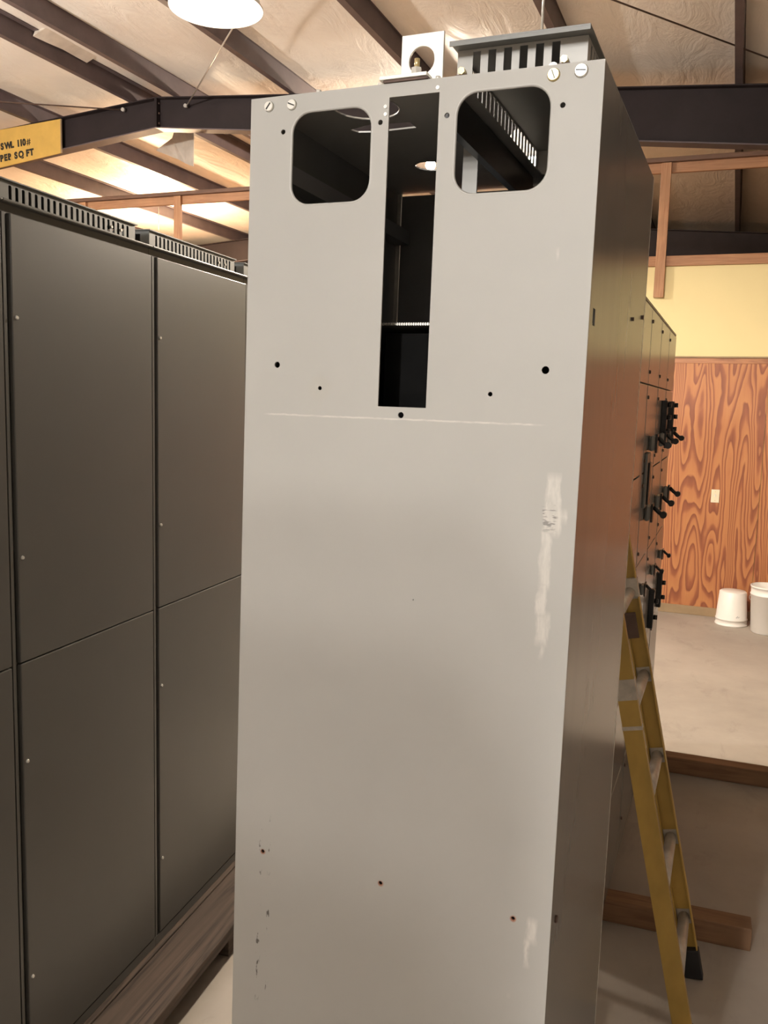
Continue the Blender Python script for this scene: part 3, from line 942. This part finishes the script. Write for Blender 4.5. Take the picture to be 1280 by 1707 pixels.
for i in range(4):
    y0 = FY0 + i * FSEC
    e = empty('control_section', (FX, y0, FZ0))
    tag(e, FLAB[i], 'cabinet', 'far control cabinets')
    HH = 2.286
    L = FSEC - 0.0008
    MB().box(-0.50, -0.016, 0.0, L, 0.0, HH - 0.012).build('body', M['paint_shaded'], e)
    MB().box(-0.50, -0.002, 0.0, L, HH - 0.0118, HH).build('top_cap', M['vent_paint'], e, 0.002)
    MB().box(-0.0155, -0.002, 0.0, L, 0.0, 0.10).build('base_channel', M['paint_shaded'], e, 0.002)
    zlev = [0.105, 0.44, 0.79, 1.24, 1.62, 1.975, 2.272]
    doors = []
    for a, b_ in zip(zlev[:-1], zlev[1:]):
        full = b_ > 2.2
        y_end = L - 0.006 if full else L - 0.115
        d = MB().box(-0.0155, 0.0, 0.006, y_end, a + 0.003, b_ - 0.003).build('door', M['paint_shaded'], e, 0.002)
        doors.append(d)
        for zz in (a + 0.05, b_ - 0.05):
            MB().cyl((0.0, 0.03, zz), (0.005, 0.03, zz), 0.007, n=8).build('latch', M['rod'], d)
    MB().box(-0.0155, -0.001, L - 0.106, L - 0.006, 0.108, 1.972).build('wireway_door', M['paint_shaded'], e, 0.002)
    if i >= 1:
        handle(doors[4], 0.27 - 0.02, 1.735, 0.72)
        handle(doors[3], 0.27 - 0.03, 1.440, 0.72)
        handle(doors[2], 0.27 - 0.02, 1.105, 0.5)
    if i == 1:
        o = MB().box(0.0, 0.012, 0.06, 0.20, 1.475, 1.70).build('meter_window', M['vent_paint'], doors[3], 0.004)
        MB().box(0.0125, 0.020, 0.10, 0.175, 1.485, 1.66).build('window_pane', M['black'], o, 0.003)
    if i >= 2:
        knob_bar(doors[4], 0.29, 1.75, 1.92, (1.775, 1.84, 1.90))
        knob_bar(doors[2], 0.27, 0.79 + 0.02, 1.0, (0.865, 0.945))

for i, (yy, lab) in enumerate(((3.35, 'reddish timber skid on the floor near the ladder foot, under the far cabinets'),
                               (4.93, 'brown timber skid on the floor beyond the ladder, under the far cabinets'))):
    sk = MB().box(-0.62, 0.52, -0.045, 0.045, 0.0, FZ0 - 0.001).build('timber_skid', M['skid'], None, 0.004)
    sk.location = (FX if i == 0 else FX + 0.12, yy, 0.0)
    sk.rotation_euler = (0, 0, math.radians(2.2 if i == 0 else 1.2))
    tag(sk, lab, 'timber', 'skids under the far cabinets')

# ------------------------------------------------------------------ step ladder
lad = empty('step_ladder', (0, 2.875, 0))
tag(lad, 'yellow fibreglass step ladder with grey steps beside the big cabinet', 'ladder')
LT = 1.80
LEAN = 0.2215
def lx(z):
    return 0.008 - LEAN * z
axis = Vector((-LEAN, 0, 1)).normalized()
perp = Vector((1, 0, LEAN)).normalized()
def ladder_mat(org, ax, pp):
    yv = Vector((0, 1, 0))
    return Matrix(((pp.x, yv.x, ax.x, org[0]), (pp.y, yv.y, ax.y, org[1]), (pp.z, yv.z, ax.z, org[2]), (0, 0, 0, 1)))
LL = LT / axis.z
hw = 0.0285
for yy, s in ((-0.225, 1), (0.225, -1)):
    m = ladder_mat((lx(0.05), yy, 0.05), axis, perp)
    b = MB()
    t = 0.0045
    ya, yb = (0, t) if s > 0 else (-t, 0)
    b.box(-hw, hw, ya, yb, 0, LL, m)
    fa, fb = (t, 0.028) if s > 0 else (-0.028, -t)
    b.box(-hw, -hw + t, fa, fb, 0, LL, m)
    b.box(hw - t, hw, fa, fb, 0, LL, m)
    r_ = b.build('rail', M['yellow_fibre'], lad, 0.0012)
    f = MB()
    f.box(-hw - 0.003, hw + 0.003, min(ya, fa) - 0.004, max(yb, fb) + 0.004, -0.050, 0.055, m)
    for v in range(len(f.v)):
        q = f.v[v]
        f.v[v] = (q[0], q[1], max(q[2], 0.0))
    f.build('foot', M['dark_rubber'], r_, 0.003)
    for zz in (1.135, 1.02) if s > 0 else (1.36,):
        k = (zz - 0.05) / axis.z
        MB().box(-hw - 0.0012, hw + 0.0012, min(ya, fa) - 0.0012, max(yb, fb) + 0.0012, k - (0.032 if zz > 1.05 else 0.006), k + (0.032 if zz > 1.05 else 0.006), m).build('wrap_band', M['tape'], r_, 0.001)
    if s < 0:
        k = (1.235 - 0.05) / axis.z
        MB().box(-hw - 0.004, hw * 0.3, -0.034, -0.0285, k - 0.045, k + 0.045, m).build('spreader_bracket', M['rod'], r_, 0.002)
for zz in (0.215, 0.495, 0.78, 1.06, 1.345, 1.63):
    o = lx(zz)
    m = ladder_mat((o, 0, zz), Vector((0, 0, 1)), Vector((1, 0, 0)))
    st = MB().cyl((o, -0.2195, zz), (o, 0.2195, zz), 0.0185, n=14).build('rung', M['alu'], lad)
    for sy in (-1, 1):
        ma = ladder_mat((o, sy * 0.2195, zz), axis, perp)
        MB().box(-0.0235, 0.0235, min(-sy * 0.004, 0), max(-sy * 0.004, 0), -0.026, 0.026, ma).build('rung_plate', M['tape'], st, 0.0015)
apex = lx(LT + 0.05)
raxis = Vector((0.30, 0, 1)).normalized()
rperp = Vector((1, 0, -0.30)).normalized()
for yy in (-0.18, 0.18):
    bx = apex - 0.06 - 0.30 * (LT)
    m = ladder_mat((bx, yy, 0.05), raxis, rperp)
    b = MB().box(-0.018, 0.018, -0.012, 0.012, 0, (LT - 0.0) / raxis.z, m)
    rr_ = b.build('rear_rail', M['yellow_fibre'], lad, 0.001)
    f = MB().box(-0.022, 0.022, -0.016, 0.016, -0.05, 0.04, m)
    f.v = [(q[0], q[1], max(q[2], 0.0)) for q in f.v]
    f.build('foot', M['dark_rubber'], rr_)
for zz in (0.4, 0.9, 1.4):
    bx = apex - 0.06 - 0.30 * (LT + 0.05 - zz)
    MB().box(bx - 0.012, bx + 0.012, -0.167, 0.167, zz - 0.008, zz + 0.008).build('rear_brace', M['alu'], lad)
for yy in (-0.19, 0.19):
    z1 = 0.95
    MB().tube([(apex - 0.06 - 0.30 * (LT + 0.05 - z1), yy, z1), (lx(z1 + 0.25) - 0.04, yy, z1 + 0.25)], 0.006, 6).build('spreader', M['alu'], lad)
MB().box(apex - 0.11, apex + 0.065, -0.245, 0.245, LT + 0.052, LT + 0.085).build('top_cap', M['black'], lad, 0.008)

# ------------------------------------------------------------------ buckets
def bucket(loc, r, h, flip, label, marked=False):
    e = empty('plastic_bucket', (loc[0], loc[1], 0.0))
    tag(e, label, 'bucket', 'white buckets by the plywood wall')
    t = 0.004
    rb = r * 0.86
    prof = [(0.0005, 0.0), (rb - 0.01, 0.0), (rb, 0.008), (r * 0.985, h * 0.80), (r * 1.02, h * 0.805), (r * 1.02, h * 0.83), (r * 0.99, h * 0.835),
            (r * 1.0, h * 0.96), (r * 1.035, h * 0.965), (r * 1.035, h)]
    inn = [(r * 0.975, h), (r * 0.955, h * 0.8), (rb - 2 * t, 0.014), (0.0005, 0.012)]
    if flip:
        prof = [(a, h - z) for a, z in prof]
        inn = [(a, h - z) for a, z in inn]
    MB().lathe(prof + inn, 36).build('pail', M['white_plastic'], e)
    if marked:
        mk = MB()
        for i, (da, dz, w, hh_) in enumerate(((0.30, 0.0, 0.05, 0.013), (0.37, 0.004, 0.04, 0.018), (0.44, 0.002, 0.05, 0.012), (0.53, 0.006, 0.03, 0.010))):
            a = -math.pi / 2 + da
            rr0 = r * 0.995 * (0.985) + 0.002
            z = 0.085 + dz
            for q in range(2):
                a0 = a + q * w / 2
                a1 = a + (q + 1) * w / 2 - 0.006
                zz0, zz1 = z + q * 0.006, z + hh_ - 0.004 + q * 0.004
                mk.poly([(rr0 * math.cos(a0), rr0 * math.sin(a0), zz0), (rr0 * math.cos(a1), rr0 * math.sin(a1), zz0),
                         (rr0 * math.cos(a1), rr0 * math.sin(a1), zz1), (rr0 * math.cos(a0), rr0 * math.sin(a0), zz1)], [(0, 1, 2, 3)])
        mk.build('print', M['print'], e)
    else:
        MB().tube([(r * 1.04 * math.cos(a), r * 1.04 * math.sin(a), h * 0.80 - 0.11 * math.sin(a - 0.3)) for a in [0.3 + math.pi * i / 16 for i in range(17)]], 0.003, 6).build('handle', M['galv'], e)
    return e
bucket((0.105, 8.665), 0.138, 0.315, True, 'white plastic bucket turned upside down by the plywood wall', True)
bucket((0.405, 8.480), 0.158, 0.425, False, 'white plastic bucket standing upright at the right edge of the picture')
bucket((0.610, 8.735), 0.150, 0.60, False, 'tall pale bucket mostly outside the right edge, behind the upright white one')
